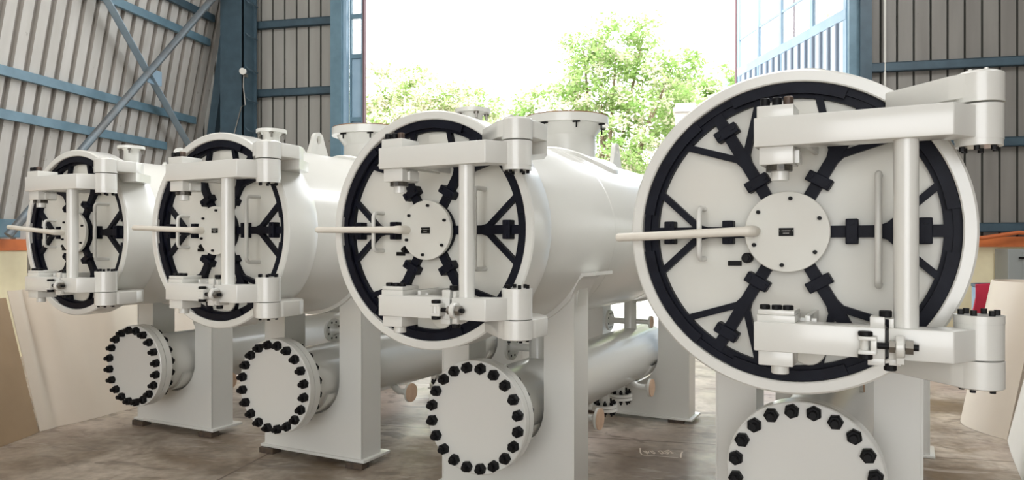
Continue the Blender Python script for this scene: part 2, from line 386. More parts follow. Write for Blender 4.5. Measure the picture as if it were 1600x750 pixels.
def leaf(name, origin, ang, L, mull, label, corr=True, rails=(4.85, 5.21, 5.83, 7.2)):
    """door leaf along local +x from the hinge; glazing above the sheeted panel"""
    t = empty(name, b2w(*origin), BA + ang, label, 'door')
    o = MB()
    for x in mull: o.box((x - .045, -.03, .05), (x + .045, .03, 7.3))
    o.box((0, -.03, .05), (L, .03, .17)); o.box((0, -.035, 5.13), (L, .035, 5.30)); o.box((0, -.03, 7.2), (L, .03, 7.32)); o.box((0, -.02, 5.88), (L, .02, 5.92)); o.box((0, -.03, 3.1), (L, .03, 3.2))
    o.build('door_frame', M['blue_lt'], t, 0)
    if corr:
        mb = ribbed(lambda s, d, h: Vector((s, .02 + d, h)), .05, L - .05, .235, .24, .035, .17, 5.13)
        mb.build('sheet_panel', [M['panel_lt'], M['panel_dk']], t, 0)
    o = MB(); o.box((.05, -.004, 5.3), (L - .05, .004, 7.2)); o.build('window_pane', M['glass'], t, 0)
    o = MB(); o.box((L - .02, -.05, .05), (L + .06, .05, 7.3)); o.build('edge_strip', M['rustedge'], t, 0)
    o = MB(); o.box((1.72, -.07, .2), (1.755, -.035, 7.3)); o.build('bolt_rod', M['rustedge'], t, 0)
    return t
M['panel_lt'] = mat('pale_blue_sheeting', (.62, .73, .84), .5, noise=(3, (.54, .65, .76), .5))
M['panel_dk'] = mat('grey_blue_sheet_flute', (.20, .25, .32), .6)
# open leaf on the right, swung outwards; direction from camera frame -6.9 deg -> hall frame
leaf('door_leaf', (2.72, 12.05), R_(90 + 6.9 + 12.4), 3.95, (.04, 1.02, 2.1, 3.0, 3.88), 'tall pale blue door leaf swung open outside, glazed above ribbed panel')
# stacked leaf on the left
t = empty('door_leaf', b2w(-5.5, 12.02), BA, 'narrow blue folded door leaf beside left doorway post', 'door')
o = MB(); o.box((-.14, -.03, .05), (-.10, .03, 7.3)); o.box((.085, -.03, .05), (.12, .03, 7.3))
for z in (2.0, 3.1, 3.86, 5.0, 5.72, 7.2): o.box((-.1, -.03, z - .04), (.085, .03, z + .04))
o.build('door_frame', M['blue'], t, 0)
o = MB(); o.box((-.10, 0, .05), (.085, .012, 5.0)); o.build('sheet_panel', M['blue_lt'], t, 0)
o = MB(); o.box((-.10, 0, 5.0), (.085, .006, 7.2)); o.build('window_pane', M['glass'], t, 0)
o = MB(); o.box((.12, -.04, .05), (.15, .05, 7.3)); o.build('edge_strip', M['rustedge'], t, 0)
# thin conduit on the right back wall
o = MB(); o.tube([(3.22, 11.93, 8.5), (3.22, 11.93, 1.8)], .018, 8); tag(o.build('conduit', M['door'], None, 40, BR), 'thin white conduit running down wall right of doorway', 'conduit')

# ------------------------------------------------------------------ the pressure vessels
def build_vessel(label):
    t = empty('pressure_vessel', (0, 0, 0), 0, label, 'pressure vessel', 'pressure vessels with bolted headers in a row')
    pm, bk = M['paint'], M['black']
    # end ring of the closure
    o = MB(P); o.lathe((0, 0), 1, [(.05, .462), (.004, .462), (0, .466), (0, .494), (.006, .5), (.150, .5), (.235, .466), (.235, .44), (.05, .44), (.05, .462)], 128, cap=False)
    o.build('end_ring', pm, t)
    # shell with rear head
    prof = [(.16, .44), (.225, .4635), (3.02, .4635)] + [(3.02 + .26*sin(a), max(.4635*cos(a), .0005)) for a in [pi/2*i/8 for i in range(1, 9)]]
    o = MB(P); o.lathe((0, 0), 1, prof, 96)
    sh = o.build('shell', pm, t)
    for vv in (1.02, 2.16):
        o = MB(P); o.lathe((0, 0), 1, [(vv - .008, .463), (vv, .466), (vv + .008, .463)], 96, cap=False); o.pieces('weld_seam', pm, sh)
    # door
    prof = [(.051, .43), (.051, .25), (.047, .12), (.045, .0005)]
    o = MB(P); o.lathe((0, 0), 1, [(.14, .43)] + prof, 96, cap=False); dr = o.build('door_plate', M['door'], t)
    o = MB(P)
    o.lathe((0, 0), 1, [(.02, .4615), (.02, .440), (.030, .440), (.030, .4165), (.056, .4165), (.056, .4615), (.02, .4615)], 128, cap=False)
    o.build('locking_ring', bk, dr)
    for k in range(6):
        a0 = R_(30 + 60*k); w_ = R_(22)
        o = MB(P); n = 14
        outer = [(.4605*cos(a0 - w_ + 2*w_*i/n), .4605*sin(a0 - w_ + 2*w_*i/n)) for i in range(n+1)]
        inner = [(.428*cos(a0 + w_ - 2*w_*i/n), .428*sin(a0 + w_ - 2*w_*i/n)) for i in range(n+1)]
        o.prism(outer + inner, 1, .010, .022); o.build('locking_segment', bk, dr)
    for k in range(6):
        a = R_(60*k); d = Vector((cos(a), sin(a)))
        def rot(x, y): return (x*cos(a) - y*sin(a), x*sin(a) + y*cos(a))
        o = MB(P)
        o.bar(rot(.10, 0), rot(.44, 0), .036, .026, .052)
        for s in (-1, 1):
            th = R_(18.5)*s
            o.bar(rot(.262, 0), rot(.432*cos(th), .432*sin(th)), .021, .028, .05)
        o.prism([rot(.25, -.018), rot(.285, -.028), rot(.285, .028), rot(.25, .018)], 1, .0275, .05)
        spk = o.build('spoke', bk, dr, 20)
        for rc in (.181, .372):
            o = MB(P)
            o.prism([rot(rc - .017, -.038), rot(rc + .017, -.038), rot(rc + .017, .038), rot(rc - .017, .038)], 1, .008, .052, .004)
            for s in (-1, 1):
                c = rot(rc, .026*s); o.cyl(c, 1, .0075, .003, .012, 6)
            o.build('guide_block', bk, dr, 20)
    # grab handles
    for (u, v, w0, w1, r) in ((-.2645, -.018, -.086, .078, .0088), (.253, -.034, -.158, .166, .0098)):
        o = MB(P); c = .018
        o.tube([(u, .052, w0), (u, v + c, w0), (u, v + c*.3, w0 + c*.3), (u, v, w0 + c), (u, v, w1 - c), (u, v + c*.3, w1 - c*.3), (u, v + c, w1), (u, .052, w1)], r, 12)
        o.build('grab_handle', pm, dr, 50)
    o = MB(P); o.box((-.186, .040, -.108), (-.144, .050, -.092)); ng = o.build('name_tag', M['plate'], dr, 0)
    o = MB(P); o.cyl((-.122, -.082), 1, .0165, .012, .045, 20, .003); o.cyl((-.122, -.082), 1, .010, .0, .012, 6); o.build('lock_knob', M['bolt'], dr)
    # hub
    o = MB(P); o.cyl((0, 0), 1, .1245, -.006, .012, 96, .002); hb = o.build('hub_plate', M['door'], t)
    o = MB(P); o.cyl((0, 0), 1, .117, .012, .045, 64); o.build('hub_drum', bk, hb)
    for k in range(6):
        a = R_(83 + 60*k); o = MB(P); o.cyl((.103*cos(a), .103*sin(a)), 1, .0062, -.016, -.004, 12); o.build('hub_bolt', M['bolt'], hb)
    o = MB(P); o.box((-.0215, -.0095, -.013), (.0215, -.0055, .012)); o.build('rating_plate', M['plate'], hb, 0)
    o = MB(P)
    for (x0, x1, z) in ((-.013, .012, .0035), (-.009, .007, -.0045)):
        x = x0
        while x < x1:
            o.box((x, -.0099, z - .0013), (x + .0016, -.0094, z + .0015)); x += .0026
    for x in (-.0185, .0185): o.box((x - .001, -.0099, .002), (x + .001, -.0094, .005))
    o.build('rating_plate_marks', M['plate_mark'], hb, 0)
    # operating lever: own origin at the elbow so it can be set per vessel
    base = P(-.100, -.02, .002)
    L = MB(lambda u, v, w: P(u, v, w) - base)
    L.tube([(-.093, -.004, .002), (-.093, -.045, .002), (-.097, -.056, .002), (-.108, -.063, .002), (-.125, -.065, .002), (-.30, -.077, .002), (-.515, -.090, .002), (-.521, -.0905, .002)],
           [.017, .017, .0175, .0165, .0145, .0138, .0138, .011], 20)
    lv = L.build('operating_lever', M['lever'], t, 50); lv.location = base
    # swing arms
    def arm_poly(end=.428):
        return [(-.052, -.251), (end, -.251), (.482, -.170), (.455, -.110), (.400, -.165), (-.052, -.165)]
    o = MB(P); o.prism(arm_poly(), 2, .2345, .3165, .004); ua = o.build('upper_arm', pm, t, 30)
    o = MB(P); o.lathe((.489, -.121), 2, [(.215, .054), (.231, .054), (.231, .0555), (.233, .0555), (.3215, .0555), (.3215, .05)], 48); o.build('hinge_barrel', pm, ua)
    for k in range(6):
        a = R_(60*k + 20); o = MB(P); o.cyl((.489 + .040*cos(a), -.121 + .040*sin(a)), 2, .007, .203, .216, 6); o.build('hinge_bolt', M['bolt'], ua, 20)
    # adjuster block of upper arm
    o = MB(P); o.box((-.046, -.240, .316), (.052, -.125, .350), .003); o.box((-.040, -.235, .185), (.050, -.13, .235), .003)
    o.box((.05, -.20, .19), (.062, -.14, .225)); o.pieces('adjuster_block', pm, ua, 30)
    for i, u in enumerate((-.026, .006, .036)):
        o = MB(P); o.cyl((u, -.222), 2, .0135, .349, .373, 14, .002); o.build('block_bolt', M['rustbolt'] if i > 1 else M['bolt'], ua)
    o = MB(P); o.cyl((.008, -.198), 2, .036, .168, .186, 12); o.build('adjuster_nut', M['nut_steel'], ua, 20)
    o = MB(P); o.cyl((.010, -.195), 2, .024, .142, .172, 24); o.build('adjuster_stub', pm, ua)
    # lower arm (split, with a swing bolt)
    o = MB(P); o.prism([(-.052, -.251), (.276, -.251), (.276, -.165), (-.052, -.165)], 2, -.3365, -.2555, .004); la = o.build('lower_arm', pm, t, 30)
    o = MB(P); o.prism([(.284, -.251), (.428, -.251), (.482, -.170), (.455, -.110), (.400, -.165), (.284, -.165)], 2, -.3365, -.2555, .004); o.build('arm_extension', pm, la, 30)
    o = MB(P); o.box((.2755, -.245, -.330), (.2845, -.17, -.262)); o.build('joint_gap_dark_fill', M['gap'], la, 0)  # dark filler put in for the shade within the split
    o = MB(P); o.box((.240, -.247, -.2565), (.275, -.19, -.228), .003); o.box((.2845, -.24, -.2565), (.296, -.19, -.232), .002); o.box((.235, -.247, -.355), (.275, -.19, -.3355), .002); o.box((.2845, -.247, -.352), (.312, -.19, -.3355), .002)
    o.pieces('joint_lug', pm, la, 30)
    for (u, w0, w1) in ((.276, -.230, -.212), (.287, -.369, -.352)):
        o = MB(P); o.cyl((u, -.222), 2, .0155, w0, w1, 12, .002); o.build('joint_bolt', M['bolt'], la, 20)
    o = MB(P)
    for w0, w1 in ((-.286, -.276), (-.322, -.312)): o.box((.215, -.292, w0), (.256, -.250, w1), .002)
    o.box((.244, -.290, -.322), (.258, -.25, -.276), .002); o.cyl((.229, -.272), 2, .010, -.315, -.285, 12); o.build('swing_bolt_clevis', pm, la, 30)
    for w0, w1 in ((-.276, -.264), (-.336, -.322)):
        o = MB(P); o.cyl((.231, -.272), 2, .0175, w0, w1, 16, .002); o.build('clevis_bolt', M['bolt'], la, 20)
    o = MB(P); o.cyl((-.275, -.299), 0, .0085, .256, .352, 12) if False else o.lathe((-.275, -.299), 0, [(.254, .0085), (.352, .0085)], 12); o.build('swing_bolt', M['bolt'], la)
    o = MB(P); o.lathe((-.275, -.299), 0, [(.286, .017), (.300, .017)], 6); o.lathe((-.275, -.299), 0, [(.322, .019), (.340, .019)], 6); o.pieces('swing_bolt_nut', M['steel'], la, 20)
    o = MB(P); o.lathe((-.272, -.299), 0, [(.301, .026), (.304, .029), (.318, .029), (.321, .026)], 24); o.box((.302, -.27, -.345), (.320, -.25, -.275), .002); o.build('swing_bolt_eye', pm, la)
    o = MB(P); o.lathe((.489, -.121), 2, [(-.334, .05), (-.334, .0565), (-.2435, .0565), (-.2435, .0555), (-.2415, .0555), (-.2415, .0575), (-.222, .0575)], 48); o.build('hinge_barrel', pm, la)
    for k in range(6):
        a = R_(60*k + 10); o = MB(P); o.cyl((.489 + .041*cos(a), -.121 + .041*sin(a)), 2, .0075, -.223, -.208, 6); o.build('hinge_bolt', M['bolt'], la, 20)
    o = MB(P); o.box((-.046, -.240, -.2565), (.056, -.125, -.236), .003); o.box((-.044, -.238, -.236), (.054, -.13, -.222), .003)
    o.box((-.042, -.238, -.378), (.050, -.13, -.3355), .003); o.pieces('adjuster_block', pm, la, 30)
    for i, u in enumerate((-.028, .004, .034)):
        o = MB(P); o.cyl((u, -.212), 2, .0145, -.223, -.209, 10, .002); o.build('block_bolt', M['bolt'], la)
    o = MB(P); o.cyl((.010, -.195), 2, .024, -.404, -.377, 24, .002); o.build('adjuster_stub', pm, la)
    # davit post
    o = MB(P); o.cyl((.3233, -.207), 2, .0298, -.2565, .2355, 32); dp = o.build('davit_post', pm, t)
    # hangers between the arms and the door
    for (w0, w1, nm) in ((.238, .305, 'door_hanger'), (-.318, -.240, 'door_hanger')):
        o = MB(P)
        for u in (.018, .072): o.box((u, -.165, w0), (u + .014, .052, w1), .002)
        o.box((-.02, -.132, w0 + .01), (.10, -.112, w1 - .01), .002)
        o.pieces(nm, pm, t, 30)
    o = MB(P); o.box((-.010, .032, .33), (.10, .052, .405), .003); o.cyl((.06, -.36), 1, .05, .02, .052, 24, .003); o.pieces('door_boss', M['door'], dr, 30)
    # fixed hinge lugs on the ring
    poly = [(.268, -.001), (.420, -.150), (.470, -.175), (.545, -.085), (.546, .02), (.520, .075), (.455, .135), (.40, .135), (.36, .03)]
    o = MB(P); o.prism(poly, 2, .337, .401, .006); lg = o.build('upper_hinge_lug', pm, t, 30)
    o = MB(P); o.prism([(.545, .02), (.520, .075), (.455, .18), (.30, .2), (.36, .03)], 2, .290, .338); o.build('gusset', pm, lg, 30)
    o = MB(P); o.lathe((.489, -.121), 2, [(.3255, .05), (.3265, .0575), (.400, .0575), (.403, .055), (.403, .045), (.4085, .043)], 48); o.build('hinge_barrel', pm, lg)
    for k in range(5):
        a = R_(72*k + 10); o = MB(P); o.cyl((.489 + .03*cos(a), -.121 + .03*sin(a)), 2, .005, .407, .414, 6); o.build('hinge_bolt', pm, lg, 20)
    poly2 = [(.280, -.001), (.425, -.150), (.470, -.175), (.548, -.085), (.548, .02), (.520, .075), (.455, .135), (.40, .135), (.36, .03)]
    o = MB(P); o.prism(poly2, 2, -.408, -.338, .006); lg = o.build('lower_hinge_lug', pm, t, 30)
    o = MB(P); o.lathe((.489, -.121), 2, [(-.411, .053), (-.408, .0575), (-.3385, .0575), (-.3375, .055)], 48); o.build('hinge_barrel', pm, lg)
    for k in range(5):
        a = R_(72*k + 30); o = MB(P); o.cyl((.489 + .038*cos(a), -.121 + .038*sin(a)), 2, .007, -.420, -.409, 6); o.build('hinge_bolt', M['bolt'], lg, 20)
    # top nozzles
    nz = tag_none = None
    c = (0, 1.455)
    bN = P(0, 1.455, 0)
    N = MB(lambda u, v, w: P(u, v, w) - bN)
    N.lathe(c, 2, [(.42, .172), (.575, .172), (.580, .174), (.625, .208), (.643, .216), (.643, .250), (.690, .250), (.690, .215), (.694, .213), (.694, .15), (.60, .15)], 72, cap=False)
    nz = N.build('large_nozzle', pm, t); nz.location = bN
    pad = MB(lambda u, v, w: P(u, v, w) - bN)
    n1, n2 = 36, 3; rr = [.165, .30, .308, .308]; dz = [.026, .026, .018, -.004]
    rings = []
    for r_, e_ in zip(rr, dz):
        ring = []
        for i in range(n1*2):
            a = 2*pi*i/(n1*2); u = r_*cos(a); v = 1.455 + r_*sin(a); ring.append(pad.bm.verts.new(pad.f(u, v, math.sqrt(.4635**2 - u*u) + e_)))
        rings.append(ring)
    for A, B in zip(rings, rings[1:]):
        for i in range(len(A)): pad.face([A[i], A[(i+1) % len(A)], B[(i+1) % len(A)], B[i]])
    pad.build('reinforcing_pad', pm, nz)
    N = MB(lambda u, v, w: P(u, v, w) - bN); N.cyl(c, 2, .247, .690, .6965, 64); N.build('cover_sheet', M['rust'], nz)
    for k in range(4):
        a = R_(-100 + 48*k); x, y = .228*cos(a), 1.455 + .228*sin(a)
        N = MB(lambda u, v, w: P(u, v, w) - bN); N.box((x - .022, y - .004, .634), (x + .022, y + .004, .6425)); N.cyl((x, y), 2, .005, .606, .636, 8); N.build('clamp_bolt', M['bolt'], nz, 0)
    o = MB(P); o.lathe((0, .375), 2, [(.43, .044), (.535, .044), (.548, .052), (.548, .082), (.566, .082), (.566, .045), (.57, .045)], 40); nz = o.build('small_nozzle', pm, t)
    for k in range(4):
        a = R_(45 + 90*k); o = MB(P); o.cyl((.065*cos(a), .375 + .065*sin(a)), 2, .006, .518, .548, 8); o.box((.065*cos(a) - .012, .375 + .065*sin(a) - .004, .538), (.065*cos(a) + .012, .375 + .065*sin(a) + .004, .547)); o.build('clamp_bolt', M['steel'], nz, 0)
    o = MB(P); o.cyl((0, .62), 2, .017, .455, .476, 16, .002); o.cyl((0, .62), 2, .011, .476, .488, 6); o.build('vent_plug', pm, t)
    # lifting lugs
    for (v0, v1) in ((.655, .825), (2.215, 2.415)):
        vm = (v0 + v1)/2; k = (v1 - v0)/.17; o = MB(P)
        prof = [(v0, .455), (v1, .455)] + [(vm + .040*k*cos(a), .562 + .040*sin(a)) for a in [pi*i/10 for i in range(11)]]
        hole = [(vm + .021*k*cos(a), .556 + .026*sin(a)) for a in [2*pi*i/20 for i in range(20)]]
        if k > 1: hole = [(p_[0], p_[1] + .05) for p_ in hole]; prof = [(p_[0], p_[1] + (.05 if p_[1] > .5 else 0)) for p_ in prof]
        # plate as front/back faces around the hole, bridged
        def loop(pl, u): return [o.bm.verts.new(o.f(u, p_[0], p_[1])) for p_ in pl]
        A0, A1 = loop(prof, -.014), loop(prof, .014); B0, B1 = loop(hole, -.014), loop(hole, .014)
        for X, Y in ((A0, B0), (A1, B1)):
            eg = [o.bm.edges.new((X[i], X[(i+1) % len(X)])) for i in range(len(X))] + [o.bm.edges.new((Y[i], Y[(i+1) % len(Y)])) for i in range(len(Y))]
            bmesh.ops.triangle_fill(o.bm, edges=eg, use_beauty=True)
        for X, Y in ((A0, A1), (B0, B1)):
            for i in range(len(X)): o.face([X[i], X[(i+1) % len(X)], Y[(i+1) % len(X)], Y[i]])
        o.build('lifting_lug', pm, t, 30)
    # saddles
    for i_s, (v0, ue) in enumerate(((.69, .376), (2.63, .44))):
        pr = []
        yb = -1.302
        ui = .214; n = 16
        outer_top = -math.sqrt(.4655**2 - .376**2) if ue < .4 else -.22
        pr = [(-ue, yb), (ue, yb), (ue, outer_top)]
        a0 = math.acos(.376/.4655); a1 = math.acos(ui/.4655)
        for k in range(7): a = a0 + (a1 - a0)*k/6; pr.append((.4655*cos(a), -.4655*sin(a)))
        pr += [(ui, -.865)] + [(ui*cos(a), -.865 - ui*sin(a)) for a in [pi*k/n for k in range(1, n)]] + [(-ui, -.865)]
        for k in range(7): a = a1 + (a0 - a1)*k/6; pr.append((-.4655*cos(a), -.4655*sin(a)))
        pr += [(-ue, outer_top)]
        o = MB(P); o.prism(pr, 1, v0, v0 + .175, 0); sd = o.build('saddle', pm, t, 30)
        for s in (-1, 1):     # edge welds up the columns
            o = MB(P); o.box((s*(ue - .004) - .004, v0 - .003, yb), (s*(ue - .004) + .004, v0 + .002, -.32)); o.build('edge_weld', pm, sd, 0)
        o = MB(P); o.box((-ue - .026, v0 - .014, -1.318), (ue + .026, v0 + .235, -1.3015), .002); o.build('base_plate', pm, sd, 30)
        th = .022; r0, r1 = .464, .484
        aL = [R_(-138 + (138 - 42)*k/24) for k in range(25)]
        cr = R_(-42)
        up = [(r1*cos(a), r1*sin(a)) for a in aL]; lo = [(r0*cos(a), r0*sin(a)) for a in aL]
        e = Vector((r1*cos(cr), r1*sin(cr))); T1 = e + Vector((.048, .094)); T2 = T1 + Vector((.025, .02)); T3 = T2 + Vector((.062, .006))
        T3i = T3 + Vector((0, .016)); T2i = T2 + Vector((-.008, .016)); T1i = T1 + Vector((-.018, .008))
        path = up + [tuple(T1), tuple(T2), tuple(T3), tuple(T3i), tuple(T2i), tuple(T1i)] + lo[::-1]
        # mirror horn on the left
        m = lambda p_: (-p_[0], p_[1])
        path += [m(tuple(T1i)), m(tuple(T2i)), m(tuple(T3i)), m(tuple(T3)), m(tuple(T2)), m(tuple(T1))]
        o = MB(P); o.prism(path, 1, v0 - .025, v0 + .20); o.build('wrapper_plate', pm, sd, 30)
        for s in (-1, 1):
            o = MB(P); q = [(s*.376, -.36), (s*.39, -.222), (s*.36, -.235), (s*.33, -.33)]; o.prism(q, 1, v0 + .03, v0 + .15); o.build('horn_gusset', pm, sd, 0)
    # header pipe
    c = (0, -.865)
    o = MB(P); o.lathe(c, 1, [(.478, .205), (.50, .200), (.56, .190), (2.98, .190)] + [(2.98 + .105*sin(a), max(.19*cos(a), .0005)) for a in [pi/2*i/8 for i in range(1, 9)]], 64); hp = o.build('header_pipe', pm, t)
    for (v0, v1) in ((.62, .93), (2.55, 2.88)):
        o = MB(P); o.lathe(c, 1, [(v0, .189), (v0, .202), (v1, .202), (v1, .189)], 32, cap=False, a0=R_(200), a1=R_(340)); o.build('header_pad', pm, hp, 30)
    o = MB(P); o.lathe(c, 1, [(.392, .0005), (.392, .262), (.396, .266), (.430, .266), (.430, .2)], 96); bf = o.build('blind_flange', pm, t)
    o = MB(P); o.lathe(c, 1, [(.430, .238), (.4335, .238)], 64); o.build('gasket', M['gap'], bf)
    o = MB(P); o.lathe(c, 1, [(.4335, .2), (.4335, .266), (.474, .266), (.478, .262), (.478, .15)], 96); nf = o.build('neck_flange', pm, t)
    for k in range(20):
        a = R_(9 + 18*k); cc = (.234*cos(a), -.865 + .234*sin(a)); tw = random.uniform(0, pi/3)
        o = MB(P)
        rr = .0265
        o.lathe(cc, 1, [(.366, rr*.80), (.369, rr*.97), (.372, rr), (.3925, rr)], 6, a0=tw, a1=tw + 2*pi); o.lathe(cc, 1, [(.345, .0115), (.348, .0135), (.3665, .0135)], 14)
        o.build('flange_nut', M['bolt'], bf, 25)
        o = MB(P)
        o.lathe(cc, 1, [(.4775, rr), (.497, rr), (.500, rr*.85)], 6, a0=tw, a1=tw + 2*pi); o.lathe(cc, 1, [(.50, .0135), (.513, .0115)], 12)
        o.build('flange_nut', M['bolt'], nf, 25)
    # risers between header and shell
    for i_r, vv in enumerate((1.062, 2.64)):
        o = MB(P); o.lathe((0, vv), 2, [(-.70, .052), (-.672, .046), (-.47, .046), (-.44, .052)], 32); rs = o.build('riser_pipe', pm, t)
        w = -.628
        o = MB(P); o.lathe((vv, w), 0, [(-.170, .001), (-.170, .076), (-.152, .076), (-.152, .04), (-.135, .026), (-.12, .0215), (-.02, .0215)], 32); sn = o.build('side_nozzle', pm, rs)
        for k in range(8):
            a = R_(22.5 + 45*k); o = MB(P); o.lathe((vv + .054*cos(a), w + .054*sin(a)), 0, [(-.1712, .0075), (-.151, .0075)], 10); o.build('bolt_hole_dark_fill', M['gap'], sn, 20)  # dark plugs in place of the shade inside open holes
        o = MB(P); o.lathe((vv + .01, w), 0, [(.02, .018), (.13, .018), (.145, .022), (.145, .045), (.160, .045)], 24); rn = o.build('stub_nozzle', pm, rs)
        o = MB(P); o.lathe((vv + .01, w), 0, [(.160, .043), (.164, .043)], 24); o.build('flange_cover', M['peach'], rn)
    # drain nozzles on the right of the header
    for (vv, w) in ((.950, -1.035), (1.36, -1.052), (2.36, -1.05)):
        o = MB(P); o.tube([(.10, vv, w + .035), (.13, vv, w + .012), (.15, vv, w), (.17, vv, w), (.225, vv, w)], [.022, .022, .021, .020, .020], 16)
        o.lathe((vv, w), 0, [(.205, .021), (.232, .032), (.232, .062), (.246, .062)], 32)
        dn = o.build('drain_nozzle', pm, hp)
        o = MB(P); o.lathe((vv, w), 0, [(.246, .061), (.254, .061)], 32); o.build('flange_cover', M['peach'], hp)
    for vv, w0 in ((2.10, -1.165), (2.42, -1.150)):
        o = MB(P); o.lathe((0, vv), 2, [(w0 + .01, .085), (w0 + .028, .085), (w0 + .03, .05), (w0 + .045, .036), (-1.04, .034)], 32); o.build('bottom_nozzle', pm, hp)
        o = MB(P); o.lathe((0, vv), 2, [(w0 - .014, .001), (w0 - .014, .085), (w0 + .006, .085)], 32); bn = o.build('bottom_blind_flange', pm, hp)
        for k in range(8):
            a = R_(22.5 + 45*k); x, y = .062*cos(a), vv + .062*sin(a)
            o = MB(P); o.cyl((x, y), 2, .013, w0 + .0275, w0 + .046, 6); o.cyl((x, y), 2, .007, w0 - .045, w0 + .058, 8); o.cyl((x, y), 2, .013, w0 - .032, w0 - .0145, 6); o.build('bottom_nozzle_bolt', M['bolt'], hp, 20)
    return t

M['lever'] = mat('cream_white_lever_paint', (.72, .68, .60), .4, coat=.2)
POS = [(-.3475, 2.934, .0025, -1.282), (-2.1325, 3.0975, .0285, -.171), (-3.794, 3.161, .0435, .54), (-5.445, 3.246, .045, .913)]
LEV_W = [-.018, .003, .016, .036]       # each lever rests at its own height
LBL = ['white pressure vessel nearest the camera, its black-spoked round door largest at right',
       'white pressure vessel second from the right, with big capped nozzle on top, mid-picture',
       'white pressure vessel third from the right, between centre vessel and far left one',
       'white pressure vessel farthest left and smallest in view, beside the cardboard sheets']
root = build_vessel(LBL[0])
vessels = [root]
for i in range(1, 4):
    c = copy_tree(root); c['label'] = LBL[i]; vessels.append(c)
for i, c in enumerate(vessels):
    x, y, z, a = POS[i]
    c.location = (x, y, z); c.rotation_euler.z = R_(a)
    for ch in c.children:
        n_ = ch.name.split('.')[0]
        if n_ == 'operating_lever': ch.rotation_euler.y = math.atan2(LEV_W[i], .42)
        if n_ == 'large_nozzle': ch.location.y += (.14, 0, -.21, 0)[i]*S

# shims under the saddle feet
def shim(x, y, h, lab, rz=0):
    o = MB(); o.box((-.07, -.045, 0), (.07, .045, h - .001), .003); o = o.build('shim_block', M['shim'], None, 20)
    o.location = (x, y, 0); o.rotation_euler.z = rz; tag(o, lab, 'shim', 'shims under the vessel feet')
M['shim'] = mat('rusty_dark_shim', (.06, .045, .035), .8, noise=(20, (.12, .08, .05), .5))
side = ('left', 'right'); nm = ('second vessel from right', 'third vessel from right', 'far left vessel')
for i in (1, 2, 3):
    x, y, z, a = POS[i]; a = R_(a)
    for k, u in enumerate((-.34, .34)):
        for f_, vv in (('front', .695), ('rear', 2.66)):
            px = x + (u*cos(a) - vv*sin(a))*S; py = y + (u*sin(a) + vv*cos(a))*S
            shim(px, py, z, 'dark steel shim under %s end of %s foot of %s' % (side[k], f_, nm[i-1]), a + .1*k)

# ------------------------------------------------------------------ cardboard and film sheets along the sides
M['kraft'] = mat('brown_card', (.40, .28, .17), .75, noise=(3, (.34, .235, .14), .6))
M['cream'] = mat('cream_card', (.70, .62, .52), .5, noise=(1.4, (.63, .54, .44), .6))
M['white_card'] = mat('white_card', (.74, .72, .68), .5, noise=(1.6, (.66, .62, .56), .4))
def curtain(name, pts, lean, h, m, label, cat='sheet', th=.012, wav=.0, n=10, hf=None):
    """standing sheet following floor points pts (hall frame) with a sideways lean of its top"""
    P2 = []
    for i in range(len(pts) - 1):
        p0 = Vector(pts[max(i-1, 0)]); p1 = Vector(pts[i]); p2 = Vector(pts[i+1]); p3 = Vector(pts[min(i+2, len(pts)-1)])
        for k in range(n):
            t = k/n; P2.append(.5*((2*p1) + (-p0 + p2)*t + (2*p0 - 5*p1 + 4*p2 - p3)*t*t + (-p0 + 3*p1 - 3*p2 + p3)*t**3))
    P2.append(Vector(pts[-1]))
    o = MB(); rows = 7; grid = [[], []]
    for side_ in (0, 1):
        for j, p_ in enumerate(P2):
            q = P2[min(j+1, len(P2)-1)] - P2[max(j-1, 0)]; nn = Vector((-q.y, q.x)).normalized()
            colm = []
            for r_ in range(rows + 1):
                f_ = r_/rows; hh = (hf(j/(len(P2)-1)) if hf else h)
                b_ = wav*(sin(j*.55 + f_*1.5)*.35 + sin(j*.23 + 1)*.6 + sin(j*1.3 + 2)*.12)*(.25 + .75*f_)*(1 if 3 < j < len(P2) - 3 else 0)
                xy = p_ + Vector(lean)*f_ + nn*(b_ + side_*th)
                colm.append(o.bm.verts.new((xy.x, xy.y, hh*f_ + .002)))
            grid[side_].append(colm)
    for G, s in ((grid[0], 1), (grid[1], -1)):
        for A, B in zip(G, G[1:]):
            for r_ in range(rows): o.face([A[r_], B[r_], B[r_+1], A[r_+1]])
    for j in range(len(P2) - 1):
        for r_ in (0, rows): o.face([grid[0][j][r_], grid[0][j+1][r_], grid[1][j+1][r_], grid[1][j][r_]])
    for j in (0, -1):
        for r_ in range(rows): o.face([grid[0][j][r_], grid[0][j][r_+1], grid[1][j][r_+1], grid[1][j][r_]])
    o = o.build(name, m, None, 60, BR); tag(o, label, cat); return o
curtain('card_sheet', [(-5.26, 5.12), (-5.18, 5.6), (-5.13, 6.2), (-5.10, 7.2), (-5.05, 8.4), (-5.0, 9.6), (-4.9, 11.0)], (-.34, .0), 1.20, M['cream'], 'long cream card sheet standing on floor behind the far left vessel', wav=.10)
curtain('card_sheet', [(-5.27, 5.10), (-5.20, 4.80), (-5.15, 4.45), (-5.15, 4.0), (-5.2, 3.4)], (-.34, 0), 1.14, M['kraft'], 'brown card sheet curling at the lower left edge of picture', wav=.01)
# right-hand roll
curtain('card_roll', [(3.05, 7.25), (2.85, 7.42), (2.64, 7.34), (2.55, 7.08), (2.60, 6.80), (2.70, 6.60)], (.27, .05), 1.28, M['kraft_lt'] if 'kraft_lt' in M else M['cream'], 'cream card roll standing behind the lower right hinge', 'roll')
curtain('card_sheet', [(2.70, 6.59), (2.58, 6.25), (2.45, 5.85), (2.28, 5.3), (2.1, 4.6), (1.95, 3.9)], (.30, .0), 1.28, M['white_card'], 'white card sheet standing at the right edge of the picture')

